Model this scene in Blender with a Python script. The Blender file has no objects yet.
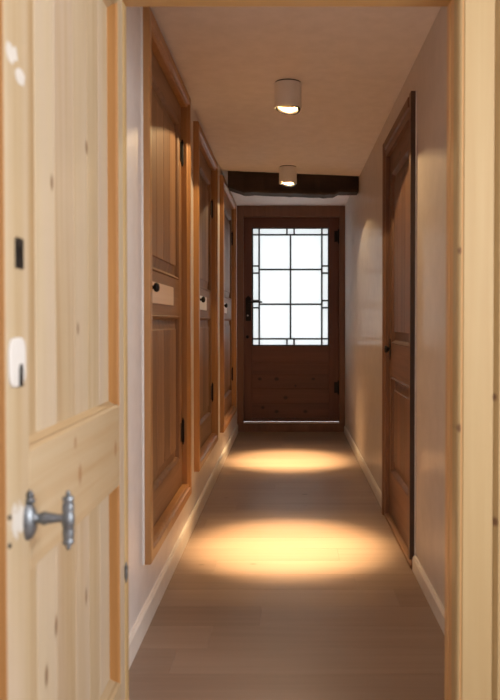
import bpy, bmesh, math, random
from mathutils import Vector, Matrix

random.seed(7)
scene = bpy.context.scene
col = scene.collection
PI = math.pi


# ------------------------------------------------------------------ colours and materials
def lin(r, g, b):
    def f(c):
        c /= 255.0
        return c / 12.92 if c <= 0.04045 else ((c + 0.055) / 1.055) ** 2.4
    return (f(r), f(g), f(b), 1.0)


class NT:
    def __init__(self, name):
        self.m = bpy.data.materials.new(name)
        self.m.use_nodes = True
        self.t = self.m.node_tree
        self.b = self.t.nodes['Principled BSDF']

    def n(self, kind, **kw):
        nd = self.t.nodes.new(kind)
        for k, v in kw.items():
            if k in nd.inputs:
                nd.inputs[k].default_value = v
            else:
                setattr(nd, k, v)
        return nd

    def l(self, a, b):
        self.t.links.new(a, b)

    def math(self, op, a, b=None, c=None):
        nd = self.n('ShaderNodeMath', operation=op)
        for i, v in enumerate((a, b, c)):
            if v is None:
                continue
            if isinstance(v, (int, float)):
                nd.inputs[i].default_value = v
            else:
                self.l(v, nd.inputs[i])
        return nd.outputs[0]

    def vmath(self, op, a, b):
        nd = self.n('ShaderNodeVectorMath', operation=op)
        for i, v in enumerate((a, b)):
            if isinstance(v, tuple):
                nd.inputs[i].default_value = v
            else:
                self.l(v, nd.inputs[i])
        return nd

    def mix(self, fac, a, b, blend='MIX'):
        nd = self.n('ShaderNodeMix', data_type='RGBA', blend_type=blend)
        if isinstance(fac, (int, float)):
            nd.inputs[0].default_value = fac
        else:
            self.l(fac, nd.inputs[0])
        for i, v in ((6, a), (7, b)):
            if isinstance(v, tuple):
                nd.inputs[i].default_value = v
            else:
                self.l(v, nd.inputs[i])
        return nd.outputs[2]

    def maprange(self, v, a, b, c=0.0, d=1.0, smooth=False):
        nd = self.n('ShaderNodeMapRange')
        if smooth:
            nd.interpolation_type = 'SMOOTHSTEP'
        self.l(v, nd.inputs[0])
        for i, x in enumerate((a, b, c, d)):
            nd.inputs[1 + i].default_value = x
        return nd.outputs[0]

    def bump(self, h, strength, dist=0.002):
        nd = self.n('ShaderNodeBump', Strength=strength, Distance=dist)
        self.l(h, nd.inputs['Height'])
        self.l(nd.outputs[0], self.b.inputs['Normal'])


def plain(name, c, rough=0.5, metal=0.0, noise=0.0, scale=30.0):
    t = NT(name)
    t.b.inputs['Roughness'].default_value = rough
    t.b.inputs['Metallic'].default_value = metal
    tc = t.n('ShaderNodeTexCoord')
    nz = t.n('ShaderNodeTexNoise', Scale=scale, Detail=4.0)
    t.l(tc.outputs['Object'], nz.inputs['Vector'])
    dk = tuple(x * (1 - noise) for x in c[:3]) + (1,)
    t.l(t.mix(t.maprange(nz.outputs[0], 0.3, 0.7), dk, c), t.b.inputs['Base Color'])
    return t.m


def plaster(name, c, rough=0.5, spec=0.5, bump=0.25, scale=14.0):
    t = NT(name)
    t.b.inputs['Roughness'].default_value = rough
    t.b.inputs['Specular IOR Level'].default_value = spec
    tc = t.n('ShaderNodeTexCoord')
    nz = t.n('ShaderNodeTexNoise', Scale=scale, Detail=6.0, Roughness=0.6)
    t.l(tc.outputs['Object'], nz.inputs['Vector'])
    dk = tuple(x * 0.93 for x in c[:3]) + (1,)
    t.l(t.mix(t.maprange(nz.outputs[0], 0.35, 0.65), dk, c), t.b.inputs['Base Color'])
    t.bump(nz.outputs[0], bump, 0.004)
    return t.m


def wood(name, light, dark, grain='Z', rough=0.5, knots=(), knot_col=None, auto_knots=0.0,
         white=(), contrast=1.0, var=0.25, tint=None):
    """Sawn pine or oak: long grain along one local axis, tone varying from board to board."""
    t = NT(name)
    t.b.inputs['Roughness'].default_value = rough
    tc = t.n('ShaderNodeTexCoord')
    geo = t.n('ShaderNodeNewGeometry')
    rnd = geo.outputs['Random Per Island']
    co = tc.outputs['Object']
    off = t.n('ShaderNodeCombineXYZ')
    r20 = t.math('MULTIPLY', rnd, 23.7)
    for i in range(3):
        t.l(r20, off.inputs[i])
    co2 = t.vmath('ADD', co, off.outputs[0]).outputs[0]
    ax = 'XYZ'.index(grain)
    s1 = [22.0] * 3; s1[ax] = 0.9
    s2 = [95.0] * 3; s2[ax] = 2.2
    s3 = [5.0] * 3; s3[ax] = 0.6
    outs = []
    for s, det in ((s1, 3.0), (s2, 2.0), (s3, 2.0)):
        v = t.vmath('MULTIPLY', co2, tuple(s)).outputs[0]
        nz = t.n('ShaderNodeTexNoise', Scale=1.0, Detail=det, Distortion=0.6)
        t.l(v, nz.inputs['Vector'])
        outs.append(nz.outputs[0])
    f = t.math('ADD', t.math('MULTIPLY', outs[0], 0.5), t.math('MULTIPLY', outs[1], 0.22))
    f = t.math('ADD', f, t.math('MULTIPLY', outs[2], 0.35))
    f = t.math('ADD', f, t.math('MULTIPLY', t.math('SUBTRACT', rnd, 0.5), var))
    half = 0.2 / contrast
    f = t.maprange(f, 0.535 - half, 0.535 + half)
    c = t.mix(f, dark, light)
    if tint:
        tf = t.maprange(outs[2], 0.45, 0.7, smooth=True)
        c = t.mix(t.math('MULTIPLY', tf, 0.7), c, tint)
    kc = knot_col or tuple(x * 0.3 for x in dark[:3]) + (1,)
    fac = None
    plane = [0, 2] if grain != 'Y' else [0, 1]
    for (u, v, ru, rv) in knots:
        ctr = [0.0] * 3; sc = [0.0] * 3
        ctr[plane[0]] = u; ctr[plane[1]] = v
        sc[plane[0]] = 1 / ru; sc[plane[1]] = 1 / rv
        d = t.vmath('SUBTRACT', co, tuple(ctr)).outputs[0]
        d = t.vmath('MULTIPLY', d, tuple(sc)).outputs[0]
        ln = t.n('ShaderNodeVectorMath', operation='LENGTH')
        t.l(d, ln.inputs[0])
        k = t.maprange(ln.outputs['Value'], 1.3, 0.35, smooth=True)
        fac = k if fac is None else t.math('MAXIMUM', fac, k)
    if auto_knots > 0:
        s = [5.5] * 3; s[ax] = 3.6
        v = t.vmath('MULTIPLY', co2, tuple(s)).outputs[0]
        vo = t.n('ShaderNodeTexVoronoi', Scale=1.0, feature='F1')
        t.l(v, vo.inputs['Vector'])
        k = t.maprange(vo.outputs['Distance'], 0.15 * auto_knots, 0.06 * auto_knots, smooth=True)
        fac = k if fac is None else t.math('MAXIMUM', fac, k)
    if fac is not None:
        c = t.mix(t.math('MULTIPLY', fac, 0.85), c, kc)
    wf = None
    for (u, v, ru, rv) in white:
        nz = t.n('ShaderNodeTexNoise', Scale=38.0, Detail=3.0)
        t.l(co, nz.inputs['Vector'])
        d = t.vmath('SUBTRACT', co, (u, 0.0, v)).outputs[0]
        d = t.vmath('MULTIPLY', d, (1 / ru, 0.0, 1 / rv)).outputs[0]
        ln = t.n('ShaderNodeVectorMath', operation='LENGTH')
        t.l(d, ln.inputs[0])
        q = t.math('ADD', ln.outputs['Value'], t.math('MULTIPLY', t.math('SUBTRACT', nz.outputs[0], 0.5), 2.2))
        k = t.maprange(q, 1.05, 0.8, smooth=True)
        wf = k if wf is None else t.math('MAXIMUM', wf, k)
    if wf is not None:
        c = t.mix(wf, c, lin(196, 192, 184))
    t.l(c, t.b.inputs['Base Color'])
    t.bump(outs[1], 0.12, 0.0015)
    return t.m


def lamp_emit(name, c, strength):
    t = NT(name)
    t.b.inputs['Base Color'].default_value = c
    t.b.inputs['Emission Color'].default_value = c
    t.b.inputs['Emission Strength'].default_value = strength
    return t.m


M = {}
M['wall'] = plaster('wall plaster', lin(228, 222, 220), 0.42, 0.5)
M['wall_sheen'] = plaster('satin wall plaster', lin(212, 203, 197), 0.65, 0.10, 0.04, 9.0)
_c = M['wall_sheen'].node_tree.nodes['Principled BSDF']
_c.inputs['Coat Weight'].default_value = 0.22
_c.inputs['Coat Roughness'].default_value = 0.16
M['ceiling'] = plaster('ceiling plaster', lin(240, 234, 234), 0.7, 0.3)
M['white_trim'] = plaster('white painted board', lin(232, 226, 220), 0.4, 0.5, 0.06)

# pale stripped pine of the near door (local x: 0 free edge .. hinge, local z up)
PL, PD = lin(182, 166, 138), lin(159, 136, 100)
PT = lin(180, 164, 148)
near_knots = [(0.52, 1.45, .010, .016), (0.29, 1.335, .009, .016), (0.45, 1.075, .008, .014),
              (0.37, 0.80, .010, .022), (0.34, 0.865, .007, .013), (0.66, 0.80, .010, .02),
              (0.30, 0.54, .009, .022), (0.245, 0.475, .010, .022), (0.50, 0.52, .008, .02),
              (0.43, 0.28, .008, .015)]
near_white = [(0.034, 1.470, .024, .015), (0.066, 1.450, .024, .013), (0.040, 0.80, .028, .022)]
M['pine_v'] = wood('pale pine upright', PL, PD, 'Z', 0.5, near_knots, lin(150, 108, 66), 0, near_white, 1.2, 0.12, PT)
M['pine_h'] = wood('pale pine crosswise', PL, lin(162, 132, 92), 'X', 0.5, near_knots, lin(140, 98, 60), 0, (), 0.9, 0.12)
M['pine_panel'] = wood('pale pine panel boards', lin(184, 168, 140), lin(152, 124, 84), 'Z', 0.5, near_knots, lin(104, 72, 42), 0, (), 1.1, 0.4, PT)
M['pine_edge'] = wood('golden pine moulding', lin(186, 138, 82), lin(150, 104, 56), 'Z', 0.45, (), None, 0, (), 0.9, 0.1)
M['frame_pine'] = wood('honey pine frame upright', lin(192, 169, 126), lin(174, 144, 96), 'Z', 0.45,
                       [(0.408, 0.846, .007, .011), (0.408, 1.27, .006, .009), (0.492, 0.92, .006, .01), (0.495, 0.62, .007, .012)],
                       lin(110, 76, 52), 0, (), 0.7, 0.1)
M['shade_lifted_pine'] = wood('shade-lifted pine jamb', lin(218, 178, 128), lin(196, 150, 98), 'Z', 0.45, (), lin(110, 76, 52), 0, (), 0.7, 0.1)  # right jamb's colour lightened to offset shade, as it faces away from the window
M['frame_pine_h'] = wood('honey pine frame crosswise', lin(200, 162, 108), lin(180, 138, 84), 'X', 0.45, (), None, 0, (), 0.8, 0.1)

CL, CD = lin(154, 116, 84), lin(112, 78, 53)
M['cup_v'] = wood('cupboard pine upright', CL, CD, 'Z', 0.55, (), None, 0.55, (), 0.9, 0.3)
M['cup_h'] = wood('cupboard pine crosswise', CL, CD, 'X', 0.55, (), None, 0.4, (), 0.9, 0.2)
M['cup_case'] = wood('cupboard casing pine', lin(184, 138, 88), lin(156, 108, 64), 'Z', 0.4, (), None, 0, (), 0.8, 0.1)
M['pale_plate'] = wood('bare pale lock board', lin(226, 206, 190), lin(206, 180, 160), 'X', 0.6, (), None, 0, (), 0.7, 0.1)
RL, RD = lin(122, 88, 68), lin(84, 57, 44)
M['red_v'] = wood('reddish pine upright', RL, RD, 'Z', 0.58, (), lin(70, 40, 26), 0.6, (), 0.9, 0.25)
M['red_h'] = wood('reddish pine crosswise', lin(128, 92, 70), RD, 'X', 0.58, (), lin(70, 40, 26), 0.7, (), 0.9, 0.25)
M['dark_edge'] = wood('dark stained casing edge', lin(96, 74, 60), lin(48, 36, 32), 'Z', 0.5, (), None, 0.5, (), 1.0, 0.1)
EL, ED = lin(114, 70, 54), lin(80, 48, 37)
end_knots = [(0.16, .43, .022, .018), (0.33, .43, .026, .021), (0.42, .24, .028, .022), (0.19, .14, .022, .018),
             (0.33, .10, .026, .021), (0.62, .10, .026, .02), (0.70, .43, .022, .016), (0.52, .36, .012, .014)]
M['end_v'] = wood('dark door upright', EL, ED, 'Z', 0.45, (), None, 0, (), 0.9, 0.2)
M['end_h'] = wood('dark door crosswise', EL, ED, 'X', 0.45, end_knots, lin(34, 20, 15), 0, (), 0.9, 0.2)
M['end_case'] = wood('brown door casing', lin(134, 96, 76), lin(104, 72, 56), 'Z', 0.45, (), None, 0, (), 0.8, 0.15)
M['beam'] = wood('old dark oak beam', lin(66, 48, 40), lin(36, 26, 23), 'X', 0.75, (), None, 0.6, (), 1.0, 0.1)
M['floor'] = wood('oiled oak boards', lin(154, 131, 115), lin(130, 107, 92), 'X', 0.40, (), lin(98, 78, 66), 0.6, (), 0.75, 0.28)

M['grey_white'] = plain('worn white paint', lin(240, 235, 230), 0.5, 0.0, 0.12, 40)
M['pewter'] = plain('pewter', lin(134, 140, 146), 0.42, 0.85, 0.35, 60)
M['iron'] = plain('black iron', lin(38, 34, 32), 0.5, 0.6, 0.3, 60)
M['enamel'] = plain('white enamel', lin(238, 236, 234), 0.4, 0.0, 0.03, 20)
M['white_plate'] = plain('old white paint', lin(205, 203, 199), 0.45, 0.0, 0.06, 60)
M['dark_ring'] = plain('dark chrome', lin(60, 55, 52), 0.25, 0.9, 0.1, 60)
M['reflector'] = plain('bright reflector', lin(190, 178, 155), 0.5, 1.0, 0.05, 60)
M['glint_metal'] = plain('glint_metal', lin(225, 222, 215), 0.25, 1.0, 0.05, 60)
M['lead'] = plain('lead came', lin(52, 52, 54), 0.5, 0.3, 0.2, 40)
M['bulb'] = lamp_emit('halogen bulb', (1.0, 0.80, 0.50, 1), 6.0)

g = NT('frosted glass')
tr = g.n('ShaderNodeBsdfTranslucent', Color=(0.93, 0.95, 0.95, 1))
gl = g.n('ShaderNodeBsdfGlossy', Color=(1, 1, 1, 1), Roughness=0.25)
fr = g.n('ShaderNodeFresnel', IOR=1.45)
mx = g.n('ShaderNodeMixShader')
g.l(fr.outputs[0], mx.inputs[0]); g.l(tr.outputs[0], mx.inputs[1]); g.l(gl.outputs[0], mx.inputs[2])
g.l(mx.outputs[0], g.t.nodes['Material Output'].inputs['Surface'])
M['glass'] = g.m


# ------------------------------------------------------------------ mesh helpers
class MB:
    def __init__(self):
        self.bm = bmesh.new()

    def box(self, x0, x1, y0, y1, z0, z1):
        v = [self.bm.verts.new(p) for p in ((x0, y0, z0), (x1, y0, z0), (x1, y1, z0), (x0, y1, z0),
                                            (x0, y0, z1), (x1, y0, z1), (x1, y1, z1), (x0, y1, z1))]
        for q in ((3, 2, 1, 0), (4, 5, 6, 7), (0, 1, 5, 4), (1, 2, 6, 5), (2, 3, 7, 6), (3, 0, 4, 7)):
            self.bm.faces.new([v[i] for i in q])
        return self

    def prism(self, pts, axis, a, b):
        """Extrude a 2-D outline along an axis."""
        def mk(p, t):
            return {'X': (t, p[0], p[1]), 'Y': (p[0], t, p[1]), 'Z': (p[0], p[1], t)}[axis]
        A = [self.bm.verts.new(mk(p, a)) for p in pts]
        B = [self.bm.verts.new(mk(p, b)) for p in pts]
        n = len(pts)
        self.bm.faces.new(A); self.bm.faces.new(B[::-1])
        for i in range(n):
            self.bm.faces.new((A[i], B[i], B[(i + 1) % n], A[(i + 1) % n]))
        return self

    def rings(self, rect, prof, cap=True, close=False):
        """Rectangular rings in the local x-z plane: prof = [(inset, depth y), ...]."""
        x0, x1, z0, z1 = rect
        rs = []
        for ins, y in prof:
            rs.append([self.bm.verts.new(p) for p in ((x0 + ins, y, z0 + ins), (x1 - ins, y, z0 + ins),
                                                     (x1 - ins, y, z1 - ins), (x0 + ins, y, z1 - ins))])
        pairs = list(zip(rs, rs[1:]))
        if close:
            pairs.append((rs[-1], rs[0]))
        for a, b in pairs:
            for i in range(4):
                j = (i + 1) % 4
                self.bm.faces.new((a[i], a[j], b[j], b[i]))
        if cap:
            self.bm.faces.new(rs[-1])
        return self

    def lathe(self, prof, seg=28, mat=None, scale=(1, 1)):
        """Revolve [(radius, height)] about local z; mat places it."""
        mat = mat or Matrix.Identity(4)
        rs = []
        for r, h in prof:
            if r < 1e-6:
                rs.append([self.bm.verts.new(mat @ Vector((0, 0, h)))])
            else:
                rs.append([self.bm.verts.new(mat @ Vector((r * scale[0] * math.cos(2 * PI * k / seg),
                                                          r * scale[1] * math.sin(2 * PI * k / seg), h)))
                           for k in range(seg)])
        for a, b in zip(rs, rs[1:]):
            for k in range(seg):
                j = (k + 1) % seg
                if len(a) == 1 and len(b) > 1:
                    self.bm.faces.new((a[0], b[k], b[j]))
                elif len(b) == 1 and len(a) > 1:
                    self.bm.faces.new((a[k], b[0], a[j]))
                elif len(a) > 1:
                    self.bm.faces.new((a[k], b[k], b[j], a[j]))
        return self

    def build(self, name, mat, parent=None, bevel=0.0, smooth=False, weld=False, seg=2):
        if weld:
            bmesh.ops.remove_doubles(self.bm, verts=self.bm.verts, dist=1e-5)
        bmesh.ops.recalc_face_normals(self.bm, faces=self.bm.faces)
        me = bpy.data.meshes.new(name)
        self.bm.to_mesh(me); self.bm.free()
        me.materials.append(M[mat])
        if smooth:
            for p in me.polygons:
                p.use_smooth = True
        o = bpy.data.objects.new(name, me)
        col.objects.link(o)
        o.parent = parent
        if bevel:
            b = o.modifiers.new('bevel', 'BEVEL')
            b.width = bevel; b.segments = seg; b.limit_method = 'ANGLE'; b.angle_limit = math.radians(35)
        if smooth:
            e = o.modifiers.new('split', 'EDGE_SPLIT'); e.split_angle = math.radians(40)
        return o


def tag(o, label=None, cat=None, group=None, kind=None):
    for k, v in (('label', label), ('category', cat), ('group', group), ('kind', kind)):
        if v:
            o[k] = v
    return o


def empty(name, loc, rotz=0.0):
    o = bpy.data.objects.new(name, None)
    col.objects.link(o)
    o.empty_display_size = 0.1
    o.location = loc
    o.rotation_euler = (0, 0, rotz)
    return o


def struct(o, label, cat):
    return tag(o, label, cat, None, 'structure')


# ------------------------------------------------------------------ the place, in metres
XL, XR = -0.52, 0.56          # corridor walls
YF, YE = 1.91, 7.50           # corridor begins behind the near door frame, ends at the far door
CEIL = 2.26
RXL, RXR, RYB = -1.9, 1.7, -2.2   # the room the camera stands in
WT = 0.12

CUPS = [  # casing outer near, far, bottom, top
    (2.655, 3.765, 0.235, 2.215),
    (4.09, 5.19, 0.28, 2.19),
    (5.64, 7.00, 0.265, 2.20),
]
CASE = 0.06
RD_NEAR, RD_FAR, RD_TOP, RD_CASE = 3.30, 4.30, 2.11, 0.085


def wall(name, axis, pos, thick, ur, vr, holes, mat, label):
    """A wall slab with rectangular openings; axis = its normal."""
    us = sorted(set([ur[0], ur[1]] + [h[i] for h in holes for i in (0, 1)]))
    vs = sorted(set([vr[0], vr[1]] + [h[i] for h in holes for i in (2, 3)]))
    us = [u for u in us if ur[0] <= u <= ur[1]]
    vs = [v for v in vs if vr[0] <= v <= vr[1]]

    def solid(i, j):
        if i < 0 or j < 0 or i >= len(us) - 1 or j >= len(vs) - 1:
            return False
        cu, cv = (us[i] + us[i + 1]) / 2, (vs[j] + vs[j + 1]) / 2
        return not any(h[0] < cu < h[1] and h[2] < cv < h[3] for h in holes)
    mb = MB()

    def P(u, v, d):
        return (d, u, v) if axis == 'X' else (u, d, v)
    a, b = pos, pos + thick

    def face(*pts):
        mb.bm.faces.new([mb.bm.verts.new(p) for p in pts])
    for i in range(len(us) - 1):
        for j in range(len(vs) - 1):
            if not solid(i, j):
                continue
            u0, u1, v0, v1 = us[i], us[i + 1], vs[j], vs[j + 1]
            for d in (a, b):
                face(P(u0, v0, d), P(u1, v0, d), P(u1, v1, d), P(u0, v1, d))
            for (di, dj, p, q) in ((-1, 0, (u0, v0), (u0, v1)), (1, 0, (u1, v0), (u1, v1)),
                                   (0, -1, (u0, v0), (u1, v0)), (0, 1, (u0, v1), (u1, v1))):
                if not solid(i + di, j + dj):
                    face(P(*p, a), P(*q, a), P(*q, b), P(*p, b))
    return struct(mb.build(name, mat, weld=True), label, 'wall')


# --- shell
hl = [(n + CASE - .01, f - CASE + .01, b + CASE - .01, t - CASE + .01) for n, f, b, t in CUPS]
wall('wall_left', 'X', XL - WT, WT, (YF, YE + .12), (0, CEIL), hl, 'wall',
     'plain pale wall behind the three raised wooden cupboards')
wall('wall_right', 'X', XR, WT, (YF, YE + .12), (0, CEIL),
     [(RD_NEAR + RD_CASE - .01, RD_FAR - RD_CASE + .01, 0, RD_TOP - RD_CASE + .01)], 'wall_sheen',
     'smooth pale satin wall around the single full-height side door')
wall('wall_front', 'Y', 1.835, 0.075, (RXL - .1, RXR + .1), (0, CEIL), [(-0.433, 0.421, 0, 1.93)], 'wall',
     'pale wall around the near honey pine doorway')
wall('wall_end', 'Y', 7.60, 0.12, (XL - .12, XR + .12), (0, CEIL), [(-0.46, 0.51, 0.0, 2.155)], 'wall',
     'end wall around the dark glazed door')
wall('wall_room_left', 'X', RXL - .1, .1, (RYB - .1, 1.835), (0, CEIL), [], 'wall', 'side wall of the front room on the open pine door side')
wall('wall_room_right', 'X', RXR, .1, (RYB - .1, 1.835), (0, CEIL), [(-1.0, 0.85, 0.75, 2.08)], 'wall',
     'side wall of the front room with the daylight window')
wall('wall_room_back', 'Y', RYB - .1, .1, (RXL - .1, RXR + .1), (0, CEIL), [], 'wall', 'back wall of the front room')
struct(MB().box(RXL - .1, RXR + .1, RYB - .1, YE + .22, CEIL, CEIL + .1).build('ceiling', 'ceiling'),
       'flat off-white plaster ceiling carrying two white spotlights', 'ceiling')

# floor: oak boards laid across the corridor, with a sub-floor slab under them
mb = MB()
mb.box(RXL - .1, RXR + .1, RYB - .1, YE + .22, -.08, -.016)
y = RYB - .1
bw = 0.185
joints = random.Random(11)
while y < YE + .22:
    x = RXL - .1 - joints.uniform(0, 1.4)
    y1 = min(y + bw, YE + .22)
    while x < RXR + .1:
        x1 = x + joints.uniform(1.3, 2.3)
        a, b = max(x, RXL - .1), min(x1, RXR + .1)
        if b - a > .02:
            mb.box(a + .0003, b - .0003, y + .0004, y1 - .0004, -.015, 0)
        x = x1
    y = y1
struct(mb.build('floor', 'floor'), 'brown oiled oak floorboards laid across the corridor', 'floor')

# daylight window of the front room (in the side wall, beside the camera)
w = empty('window_1', (RXR, 0, 0))
struct(w, 'white window of the front room letting daylight in', 'window')
MB().rings((-1.0, 0.85, 0.75, 2.08), [(0, 0), (0.06, 0), (0.06, .06), (0, .06)], cap=False, close=True
           ).build('window_frame', 'white_trim', w).rotation_euler = (0, 0, PI / 2)
w.children[0].location = (0.08, 0, 0)
MB().box(0.03, 0.07, -0.105, -0.045, 0.81, 2.02).build('mullion', 'white_trim', w)
MB().box(-0.05, 0.09, -1.03, 0.88, 0.72, 0.75).build('window_sill', 'white_trim', w, bevel=.004)

# skirting boards: plain boards with an eased top edge
def skirting(name, x, sx, y0, y1, label, h=0.085):
    t = 0.014
    o = MB().prism([(x, 0), (x + sx * t, 0), (x + sx * t, h - .012), (x + sx * t * .5, h), (x, h)], 'Y', y0, y1
                   ).build(name, 'white_trim')
    return struct(o, label, 'baseboard')
skirting('baseboard_left', XL, 1, YF, YE - .06, 'white baseboard running below the three cupboards')
skirting('baseboard_right', XR, -1, YF, RD_NEAR, 'short white baseboard between the near door frame and the side door', 0.07)
skirting('baseboard_right_far', XR, -1, RD_FAR, YE - .06, 'white baseboard between the side door and the dark end door', 0.07)


# ------------------------------------------------------------------ joinery
def knuckle(z0, z1, r, cx, cy):
    mb = MB()
    mb.lathe([(0, z0 - .012), (r * .55, z0 - .008), (r * .6, z0), (r, z0), (r, z1), (r * .6, z1), (r * .55, z1 + .008), (0, z1 + .012)],
             14, Matrix.Translation((cx, cy, 0)))
    return mb


# --- near door: open at a right angle towards the viewer, hinged on the frame
W1, H1 = 0.750, 1.915
d1 = empty('door_1', (-0.395, 1.043, 0.012), PI / 2)
struct(d1, 'pale stripped pine door standing open, with an ornate grey T handle', 'door')
SW, T1 = 0.095, 0.040
zr = [(0.0, 0.24), (0.708, 0.892), (1.825, H1)]      # bottom, lock and top rails
MB().box(0.003, SW, 0, T1, 0, H1).build('stile', 'pine_v', d1, bevel=.002)
MB().box(0, .003, 0.001, T1, 0, H1).build('edge_strip', 'pine_edge', d1)['label'] = 'orange-brown leading edge of the door'
MB().box(W1 - .047, W1, 0, T1, 0, H1).build('stile', 'pine_v', d1, bevel=.003)
for (a, b) in zr:
    MB().box(SW, W1 - .047, 0.0, T1, a, b).build('rail', 'pine_h', d1, bevel=.002)
for (a, b) in ((0.24, 0.708), (0.892, 1.825)):
    mb = MB()
    x0, x1 = SW, W1 - .047
    cuts = [x0, x0 + .105, x0 + .21, x0 + .33, x0 + .43, x0 + .52, x1]
    for c0, c1 in zip(cuts, cuts[1:]):
        e = .0016
        mb.prism([(c0, .032), (c0, .0265), (c0 + e, .025), (c1 - e, .025), (c1, .0265), (c1, .032)], 'Z', a, b)
    MB.build(mb, 'panel', 'pine_panel', d1)
    for xa, sg in ((x0, 1), (x1, -1)):
        MB().prism([(xa, .001), (xa + sg * .003, .0025), (xa + sg * .004, .006), (xa + sg * .004, .0255), (xa, .0255)], 'Z', a, b
                   ).build('moulding', 'pine_edge', d1)
    for za, sg in ((a, 1), (b, -1)):
        MB().prism([(.001, za), (.006, za + sg * .004), (.012, za + sg * .005), (.0255, za + sg * .013), (.0255, za)], 'X', x0, x1
                   ).build('moulding', 'pine_h', d1)
# ornate handle: pointed oval rose, baluster stem, upright cross bar with finials
h = MB()
h.lathe([(0, .014), (.008, .0135), (.0125, .010), (.016, .006), (.017, 0)], 26,
        Matrix.Translation((0.083, 0, 0.788)) @ Matrix.Rotation(PI / 2, 4, 'X'), scale=(1.0, 1.75))
for s in (1,):
    h.lathe([(.0065, 0), (.0085, .004), (.0045, .009), (.006, .013), (.0025, .018), (0, .022)], 16,
            Matrix.Translation((0.083, -.005, 0.788 + s * .027)) @ (Matrix.Identity(4) if s > 0 else Matrix.Rotation(PI, 4, 'X')))
hp = h.build('handle_plate', 'pewter', d1, smooth=True)
h = MB()
h.lathe([(.010, .008), (.010, .013), (.007, .017), (.0085, .021), (.0105, .026), (.0085, .033), (.0065, .045),
         (.0055, .058), (.0055, .062)], 20, Matrix.Translation((0.083, 0, 0.792)) @ Matrix.Rotation(PI / 2, 4, 'X'))
hd = h.build('handle', 'pewter', d1, smooth=True)
h = MB()
pr = [(0, .046), (.0025, .044), (.004, .040), (.003, .0375), (.008, .036), (.009, .032), (.0075, .029), (.0085, .024), (.009, .016), (.008, .010), (.0095, .007), (.0095, 0)]
h.lathe(pr + [(r, -z) for r, z in pr[-2::-1]], 20, Matrix.Translation((0.083, -.062, 0.789)))
h.build('cross_bar', 'pewter', hd, smooth=True)
# old keyhole cover, painted white, and an iron keyhole slot above it
mb = MB()
pts = []
for k in range(28):
    a = 2 * PI * k / 28
    sx, sz = math.cos(a), math.sin(a)
    pts.append((0.041 + .032 * math.copysign(abs(sx) ** .55, sx), 1.030 + .036 * math.copysign(abs(sz) ** .55, sz)))
mb.prism(pts, 'Y', -.004, .001)
pl_ = mb.build('keyhole_cover', 'white_plate', d1, bevel=.003)
pl_['label'] = 'white painted keyhole cover'
mb = MB(); mb.prism([(.042, .994), (.058, .994), (.057, 1.020), (.0535, 1.027), (.047, 1.027), (.043, 1.020)], 'Y', -.005, 0)
mb.build('keyhole', 'iron', pl_)
mb = MB(); mb.prism([(.040, 1.166), (.070, 1.166), (.070, 1.208), (.067, 1.211), (.043, 1.211), (.040, 1.208)], 'Y', -.0025, .001)
k = mb.build('lock_plate', 'iron', d1, bevel=.001); k['label'] = 'small black iron lock plate'
MB().box(.050, .060, -.004, 0, 1.180, 1.198).build('keyhole', 'iron', k)
for (u, v) in ((0.006, 0.812), (0.006, 0.772)):
    MB().lathe([(0, .003), (.003, .0025), (.004, 0)], 10, Matrix.Translation((u + .004, 0, v)) @ Matrix.Rotation(PI / 2, 4, 'X')).build('screw', 'iron', d1)
for z in (0.47,):
    knuckle(z, z + .03, .004, W1 + .003, -.003).build('hinge', 'pewter', d1, smooth=True)

# --- near door frame: jambs, head, stop and moulded architrave
f = empty('trim_1', (0, 1.80, 0))
struct(f, 'honey pine door frame around the near opening', 'door frame')
JL, JR, HT = -0.412, 0.400, 1.898
def jamb(name, x, s, mt):                       # s = direction towards the wall
    mb = MB()
    prof = [(x, 1.915 - 1.80), (x, .085), (x + s * .003, .080), (x + s * .003, .040), (x + s * .012, .036), (x + s * .012, -.004),
            (x + s * .022, -.004), (x + s * .022, 1.915 - 1.80)]
    mb.prism(prof, 'Z', 0, HT if s else HT)
    return mb.build(name, mt, f, bevel=.0015)
jamb('jamb', JL, -1, 'frame_pine'); jamb('jamb', JR, 1, 'shade_lifted_pine')
MB().prism([(1.915 - 1.80, HT), (.04, HT), (.036, HT + .012), (-.004, HT + .012), (-.004, HT + .024), (1.915 - 1.80, HT + .024)], 'X', JL - .022, JR + .022
           ).build('head', 'frame_pine_h', f, bevel=.0015)
def arch_prof(x, s):
    # ovolo, quirk, flat, quirk and outer bead
    return [(x, .035), (x, .0), (x + s * .004, -.008), (x + s * .009, -.011), (x + s * .011, -.004), (x + s * .013, -.002), (x + s * .017, -.007),
            (x + s * .087, -.008), (x + s * .090, .0), (x + s * .094, -.006), (x + s * .100, -.014), (x + s * .118, -.016),
            (x + s * .124, -.010), (x + s * .124, .035)]
MB().prism(arch_prof(JR + .001, 1), 'Z', 0, HT + .012).build('architrave', 'frame_pine', f)
MB().prism(arch_prof(JL - .040, -1), 'Z', 0, HT + .012).build('architrave', 'frame_pine', f)
MB().prism([(p[1], p[0]) for p in arch_prof(HT + .012, 1)], 'X', JL - .166, JR + .127).build('architrave', 'frame_pine_h', f)


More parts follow.
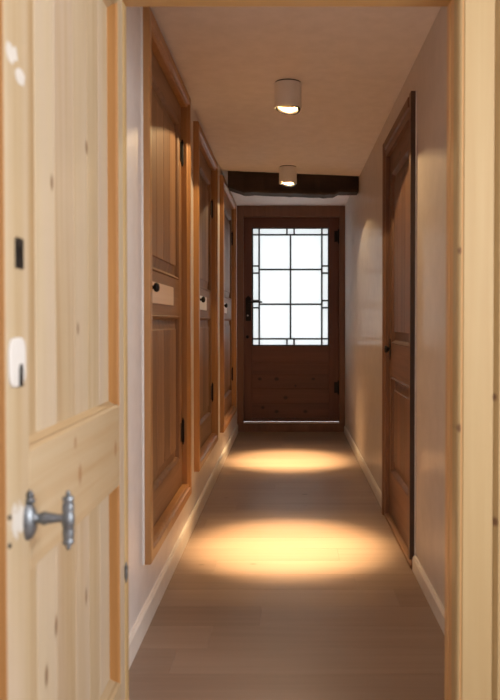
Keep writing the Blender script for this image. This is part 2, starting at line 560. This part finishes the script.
# --- the three raised cupboards
def cupboard(n, y0, y1, z0, z1, label, bead):
    w_, h_ = y1 - y0, z1 - z0
    t = empty('wall_cupboard', (XL, y0, z0), PI / 2)
    tag(t, label, 'cupboard', 'raised wooden cupboards in the corridor wall')
    P = -0.030                                            # casing stands proud of the wall
    LF = 0.010                                            # door face, set back in the casing
    c = MB().rings((0, w_, 0, h_), [(0, .002), (0, P + .004), (.004, P), (.040, P), (.046, P + .010), (.052, P + .008), (CASE, P + .014), (CASE, .07), (.052, .07), (.052, .002)],
                   cap=False, close=True).build('casing', 'cup_case', t, bevel=.0012)
    if bead:
        MB().box(-.004, 0, -.007, .001, 0, h_).build('edge_bead', 'white_trim', c, bevel=.002)['label'] = 'white painted edge bead'
    MB().rings((.045, w_ - .045, .045, h_ - .045), [(0, .065), (0, .30)], cap=True).build('carcass', 'cup_v', t)
    # leaf: frame, two fields of raised panels, lock rail
    a, b = CASE, w_ - CASE
    lo, hi = CASE, h_ - CASE
    S = 0.085
    ST = S if n else .10
    d = MB().box(a, a + S, LF, LF + .03, lo, hi).build('door', 'cup_v', t, bevel=.002)
    mb = MB().box(b - ST, b, LF, LF + .03, lo, hi)
    mb.build('stile', 'cup_v', d, bevel=.002)
    mid = 1.215 - z0
    rails = [(lo, lo + .14), (mid - .085, mid + .085), (hi - .10, hi)]
    for (p, q) in rails:
        MB().box(a + S, b - ST, LF, LF + .03, p, q).build('rail', 'cup_h', d, bevel=.002)
    for (p, q) in ((rails[0][1], rails[1][0]), (rails[1][1], rails[2][0])):
        mb = MB()
        x0, x1 = a + S, b - ST
        mb.rings((x0, x1, p, q), [(0, LF + .001), (.006, LF - .004), (.013, LF + .002), (.018, LF + .014), (.022, LF + .016), (.060, LF + .008), (.064, LF + .004)], cap=False)
        m_ = 4
        for k in range(m_):
            u0 = x0 + .064 + (x1 - x0 - .128) * k / m_
            u1 = x0 + .064 + (x1 - x0 - .128) * (k + 1) / m_
            e = .003
            mb.prism([(u0, LF + .02), (u0, LF + .008), (u0 + e, LF + .004), (u1 - e, LF + .004), (u1, LF + .008), (u1, LF + .02)], 'Z', p + .064, q - .064)
        mb.build('panel', 'cup_v', d)
    # pale bare lock board on the lock rail and the iron catch on it
    L = (.004, .70) if n == 0 else (.05, .64)
    lb = MB().box(a + L[0], a + L[1], LF - .005, LF + .002, mid - .042, mid + .042).build('lock_board', 'pale_plate' if n == 0 else 'grey_white', d, bevel=.002)
    lb['label'] = 'pale bare lock board'
    hm = MB()
    hx = a + L[0] + (.030 if n == 0 else .05)
    hm.lathe([(.016, 0), (.016, .004), (.006, .008), (.007, .030), (.015, .034), (.018, .042), (.013, .050), (0, .053)], 18,
             Matrix.Translation((hx, LF - .004, mid + .012)) @ Matrix.Rotation(PI / 2, 4, 'X'))
    hm.box(hx - .006, hx + .006, LF - .020, LF - .005, mid - .032, mid + .048)
    hm.box(hx - .022, hx + .022, LF - .018, LF - .008, mid + .008, mid + .022)
    hm.build('handle', 'iron', d, bevel=.001)
    for z in ((.56, 1.93) if n == 0 else (.62, 1.87)):
        zz = z - z0
        hg = knuckle(zz - .055, zz + .055, .0065, b - .004, LF - .006)
        hg.box(b - .05, b - .006, LF - .003, LF + .002, zz - .045, zz + .045)
        hg.build('hinge', 'iron', d, bevel=.0008)
    return t
cupboard(0, *CUPS[0], 'largest raised pine cupboard, nearest the open pine door, with a white edge bead', True)
cupboard(1, *CUPS[1], 'middle of the three raised pine cupboards, between the other two', False)
cupboard(2, *CUPS[2], 'raised pine cupboard at the far end, beside the dark glazed end door', False)


# --- side door in the right wall
rw = RD_FAR - RD_NEAR
fr2 = empty('trim_2', (XR, RD_FAR, 0), -PI / 2)          # local x runs towards the viewer
struct(fr2, 'dark-edged brown wooden casing around the side door', 'door frame')
P = -0.027
RC = RD_CASE
casep = [(0, .002), (0, P + .003), (.003, P), (.045, P), (.052, P + .010), (.060, P + .006), (RC, P + .012), (RC, .075), (RC - .012, .075), (RC - .012, .002)]
MB().prism([(u, v) for u, v in casep], 'Z', 0.0, RD_TOP).build('casing_side', 'red_v', fr2, bevel=.001)
near_case = MB().prism([(rw - u, v) for u, v in casep], 'Z', 0.05, RD_TOP).build('casing_side', 'red_v', fr2, bevel=.001)
MB().box(rw, rw + .003, P, 0, 0.05, RD_TOP).build('casing_edge', 'dark_edge', near_case)['label'] = 'dark stained casing edge'
MB().box(rw + .003, rw + .008, -.007, 0.001, .06, RD_TOP).build('edge_bead', 'white_trim', near_case, bevel=.002)['label'] = 'white painted edge bead'
MB().prism([(v, RD_TOP - u) for u, v in casep], 'X', RC, rw - RC).build('casing_head', 'red_h', fr2, bevel=.001)
MB().box(RC - .02, rw - .02, -.020, .06, 0, .020).build('threshold', 'cup_h', fr2, bevel=.004)

d2 = empty('door_2', (XR + .004, RD_FAR - RC, 0.024), -PI / 2)
struct(d2, 'reddish-brown pine panel door closed in the side wall opposite the cupboards', 'door')
w2, h2 = rw - 2 * RC, RD_TOP - RC - .024
for a, b in ((0, .10), (w2 - .10, w2)):
    MB().box(a, b, 0, .04, 0, h2).build('stile', 'red_v', d2, bevel=.002)
r2 = [(0, .25), (.775, .955), (h2 - .11, h2)]
for a, b in r2:
    MB().box(.10, w2 - .10, 0, .04, a, b).build('rail', 'red_h', d2, bevel=.002)
for a, b in ((r2[0][1], r2[1][0]), (r2[1][1], r2[2][0])):
    mb = MB()
    mb.rings((.10, w2 - .10, a, b), [(0, .001), (.007, -.004), (.014, .003), (.020, .014), (.024, .016), (.065, .008), (.068, .003)], cap=False)
    for k in range(4):
        u0 = .168 + (w2 - .336) * k / 4; u1 = .168 + (w2 - .336) * (k + 1) / 4
        mb.prism([(u0, .02), (u0, .006), (u0 + .002, .003), (u1 - .002, .003), (u1, .006), (u1, .02)], 'Z', a + .068, b - .068)
    mb.build('panel', 'red_v', d2)
mb = MB()
mb.prism([(.05, .865), (.066, .89), (.076, .925), (.066, .96), (.05, .985), (.034, .96), (.024, .925), (.034, .89)], 'Y', -.005, .001)
hp2 = mb.build('handle_plate', 'iron', d2, bevel=.002)
mb = MB().lathe([(.010, .004), (.010, .012), (.016, .016), (.021, .023), (.018, .032), (0, .036)], 20,
                Matrix.Translation((.05, 0, .925)) @ Matrix.Rotation(PI / 2, 4, 'X'))
mb.build('door_knob', 'iron', d2, smooth=True)


# --- dark glazed door at the end of the corridor, on a raised sill
fr3 = empty('trim_3', (0, 7.50, 0))
struct(fr3, 'brown wooden casing and raised sill around the dark glazed end door', 'door frame')
LX0, LX1, LZ0, LZ1 = -0.455, 0.505, 0.095, 2.15
for (a, b) in ((XL, LX0), (LX1, XR)):
    MB().box(a, b, 0, .13, 0, CEIL).build('casing_side', 'end_case', fr3, bevel=.004)
MB().box(LX0, LX1, 0, .13, LZ1, CEIL).build('casing_head', 'end_case', fr3, bevel=.004)
MB().box(LX0, LX1, -.01, .13, 0, LZ0 - .010).build('sill', 'end_case', fr3, bevel=.003)
MB().box(LX0, LX1, -.022, .06, LZ0 - .010, LZ0 - .002).build('sill_strip', 'pale_plate', fr3, bevel=.003)['label'] = 'pale sill strip'

d3 = empty('door_3', (LX0, 7.555, LZ0), 0)
struct(d3, 'dark brown end door with a leaded frosted window', 'door')
w3, h3 = LX1 - LX0, LZ1 - LZ0
u0, u1 = -0.373 - LX0, 0.403 - LX0
v0, v1 = 0.858 - LZ0, 2.050 - LZ0
MB().box(0, u0, 0, .045, 0, h3).build('stile', 'end_v', d3, bevel=.003)
MB().box(u1, w3, 0, .045, 0, h3).build('stile', 'end_v', d3, bevel=.003)
MB().box(u0, u1, 0, .045, v1, h3).build('rail', 'end_h', d3, bevel=.003)
MB().box(u0, u1, 0, .045, v0 - .17, v0).build('rail', 'end_h', d3, bevel=.003)
MB().box(u0, u1, 0, .045, 0, .035).build('rail', 'end_h', d3, bevel=.003)
mb = MB()
zc = [.035, .185, .335, .475, v0 - .17]
for a, b in zip(zc, zc[1:]):
    mb.prism([(.03, a), (.013, a), (.011, a + .003), (.011, b - .003), (.013, b), (.03, b)], 'X', u0, u1)
mb.build('panel', 'end_h', d3)
MB().box(u0, u1, .020, .025, v0, v1).build('glazing', 'glass', d3)
# lead cames: border strips, two by three lights, small squares on the axes
gw, gh = u1 - u0, v1 - v0
B = .072
q = .0072
mb = MB()
def vbar(x, a, b, r=q): mb.box(x - r, x + r, .014, .031, a, b)
def hbar(z, a, b, r=q): mb.box(a, b, .0145, .0305, z - r, z + r)
cx = (u0 + u1) / 2
rows = [v0 + B + (gh - 2 * B) * k / 3 for k in range(4)]
vbar(u0 + B, v0, v1); vbar(u1 - B, v0, v1); vbar(cx, rows[0], rows[3])
hbar(rows[0], u0, u1); hbar(rows[3], u0, u1); hbar(rows[1], u0 + B, u1 - B); hbar(rows[2], u0 + B, u1 - B)
for z in (rows[1], rows[2]):
    for s in (-.036, .036):
        hbar(z + s, u0, u0 + B); hbar(z + s, u1 - B, u1)
for s in (-.036, .036):
    vbar(cx + s, v0, v0 + B); vbar(cx + s, v1 - B, v1)
vbar(u0 + .004, v0, v1); vbar(u1 - .004, v0, v1); hbar(v0 + .004, u0, u1); hbar(v1 - .004, u0, u1)
mb.build('lead_cames', 'lead', d3)
zl = 1.300 - LZ0
MB().prism([(.020, zl - .19), (.070, zl - .19), (.074, zl - .17), (.074, zl + .04), (.045, zl + .065), (.016, zl + .04), (.016, zl - .17)], 'Y', -.005, .001
           ).build('handle_plate', 'iron', d3, bevel=.002)
mb = MB()
mb.lathe([(.018, .004), (.018, .012), (.010, .016), (.010, .045), (.014, .050), (.014, .062), (0, .066)], 18,
         Matrix.Translation((.045, 0, zl)) @ Matrix.Rotation(PI / 2, 4, 'X'))
mb.lathe([(0, 0), (.010, .002), (.009, .05), (.007, .10), (.010, .125), (.006, .14), (0, .142)], 14,
         Matrix.Translation((.045, -.055, zl)) @ Matrix.Rotation(PI / 2, 4, 'Y'))
mb.build('lever', 'iron', d3, smooth=True)
MB().lathe([(0, .008), (.008, .007), (.011, .003), (.012, 0)], 16, Matrix.Translation((.040, -.004, zl - .135)) @ Matrix.Rotation(PI / 2, 4, 'X')
           ).build('keyhole_light_dot', 'glint_metal', d3, smooth=True)  # bright metal dot standing in for daylight seen through the keyhole
MB().lathe([(0, .014), (.014, .012), (.018, 0)], 16, Matrix.Translation((.035, 0, .86 - LZ0 + .09)) @ Matrix.Rotation(PI / 2, 4, 'X')
           ).build('bolt_knob', 'iron', d3, smooth=True)
for z in (.28, 1.80):
    hg = knuckle(z, z + .13, .009, w3 - .008, -.006)
    hg.box(w3 - .05, w3 - .008, -.003, .001, z + .01, z + .12)
    hg.build('hinge', 'iron', d3)


# --- old oak beam under the ceiling, set slightly askew, its lower edge cut back at one end
bmv = MB()
x0, x1 = -0.47, 0.555
n = 26
rb = random.Random(3)
A, Bk = [], []
secs = []
for i in range(n + 1):
    t = i / n
    x = x0 + (x1 - x0) * t
    yf = 5.78 + .21 * t
    drop = .155 if t < .80 else (.155 - .030 * min(1, (t - .80) / .05))
    if t < .10:
        drop -= .035 * (1 - t / .10)
    jz = rb.uniform(-.004, .004); jy = rb.uniform(-.005, .005)
    zb = CEIL - drop + jz
    secs.append([bmv.bm.verts.new(p) for p in ((x, yf + jy, CEIL + .0), (x, yf + jy, zb + .014), (x, yf + .014 + jy, zb),
                                              (x, yf + .18, zb), (x, yf + .195, zb + .015), (x, yf + .195, CEIL))])
for a, b in zip(secs, secs[1:]):
    for i in range(6):
        j = (i + 1) % 6
        bmv.bm.faces.new((a[i], b[i], b[j], a[j]))
bmv.bm.faces.new(secs[0]); bmv.bm.faces.new(secs[-1][::-1])
struct(bmv.build('ceiling_beam', 'beam'), 'dark old oak beam crossing the ceiling before the end door', 'beam')


# --- two surface-mounted ceiling spotlights
def spotlight():
    t = empty('ceiling_spotlight', (0, 0, CEIL))
    H = .126; R = .066
    o = MB().lathe([(0, -.006), (R, -.006), (R, -H + .002), (R - .0015, -H), (R - .004, -H + .001), (R - .004, -.055), (.0, -.055)], 48
                   ).build('housing', 'enamel', t, smooth=True)
    MB().lathe([(0, 0), (R - .003, 0), (R - .003, -.006), (0, -.006)], 48).build('mounting_ring', 'dark_ring', t, smooth=True)
    tilt = Matrix.Translation((0, 0, -H + .004)) @ Matrix.Rotation(math.radians(-9), 4, 'X') @ Matrix.Rotation(math.radians(7), 4, 'Y')
    MB().lathe([(.059, .004), (.061, 0), (.059, -.006), (.050, -.006), (.047, .004), (.059, .004)], 40, tilt).build('gimbal_ring', 'dark_ring', t, smooth=True)
    MB().lathe([(.053, .0), (.050, .016), (.042, .032), (.026, .044), (0, .048)], 40, tilt).build('reflector', 'reflector', t, smooth=True)
    MB().lathe([(0, .030), (.007, .0305), (.010, .033), (.010, .040), (0, .044)], 20, tilt).build('bulb', 'bulb', t, smooth=True)
    return t


def copy_tree(o, parent=None):
    c = o.copy(); col.objects.link(c); c.parent = parent
    for ch in list(o.children):
        copy_tree(ch, c)
    return c


LAMPS = [(-0.005, 3.66, 'white cylinder spotlight nearer the viewer, alone on the bare ceiling'),
         (-0.008, 5.63, 'farther white cylinder spotlight, just in front of the dark beam')]
proto = spotlight()
for i, (x, y, lb) in enumerate(LAMPS):
    o = proto if i == 0 else copy_tree(proto)
    o.location = (x, y, CEIL)
    tag(o, lb, 'ceiling light', 'white ceiling spotlights')
    for nm, size, blend, e, rad in (('spill', 176, .15, 25.0, .0015), ('beam', 31, 1.0, 1300.0, .04), ('halo', 46, 1.0, 120.0, .04)):
        L = bpy.data.lights.new('halogen ' + nm, 'SPOT')
        L.color = (1.0, 0.69, 0.345)
        L.energy = e * (.45 if nm == 'spill' and i == 1 else 1); L.spot_size = math.radians(size); L.spot_blend = blend; L.shadow_soft_size = rad
        lo = bpy.data.objects.new('halogen_' + nm, L)
        col.objects.link(lo)
        lo.location = (x, y, CEIL - .126 + (.022 if nm == 'spill' else -.006 if nm == 'beam' else -.010))
        if nm != 'spill' and i == 1:
            lo.rotation_euler = (math.radians(8.5), 0, 0)      # this lamp is tipped a little towards the end door


# ------------------------------------------------------------------ daylight
wd = bpy.data.worlds.new('sky'); scene.world = wd
wd.use_nodes = True
bg = wd.node_tree.nodes['Background']
bg.inputs[0].default_value = (0.95, 0.98, 1.0, 1)
bg.inputs[1].default_value = 2.6

L = bpy.data.lights.new('daylight', 'AREA')
L.shape = 'RECTANGLE'; L.size = 1.7; L.size_y = 1.2
L.energy = 75; L.color = (1.0, 0.98, 0.97)
lo = bpy.data.objects.new('daylight', L); col.objects.link(lo)
lo.location = (RXR + .07, -0.075, 1.415)
lo.rotation_euler = (0, math.radians(90), 0)       # shines towards -X into the room
L.size, L.size_y = 1.2, 1.7

# ------------------------------------------------------------------ camera
cam = bpy.data.cameras.new('camera'); co = bpy.data.objects.new('camera', cam); col.objects.link(co)
cam.sensor_fit = 'AUTO'; cam.sensor_width = 36
cam.lens = 750 * 36 / 700
cam.shift_x = -39 / 700
cam.shift_y = -14 / 700
co.location = (0, 0, 1.1)
co.rotation_euler = (PI / 2 - math.atan(14 / 750), 0, 0)
cam.clip_start = .02
cam.dof.use_dof = True
cam.dof.focus_distance = 4.6
cam.dof.aperture_fstop = 4.5
scene.camera = co

vs = scene.view_settings
vs.view_transform = 'Standard'; vs.look = 'None'; vs.exposure = 0.0; vs.gamma = 1.0
vs.use_curve_mapping = False
scene.cycles.use_denoising = True
scene.cycles.max_bounces = 10
scene.cycles.diffuse_bounces = 6
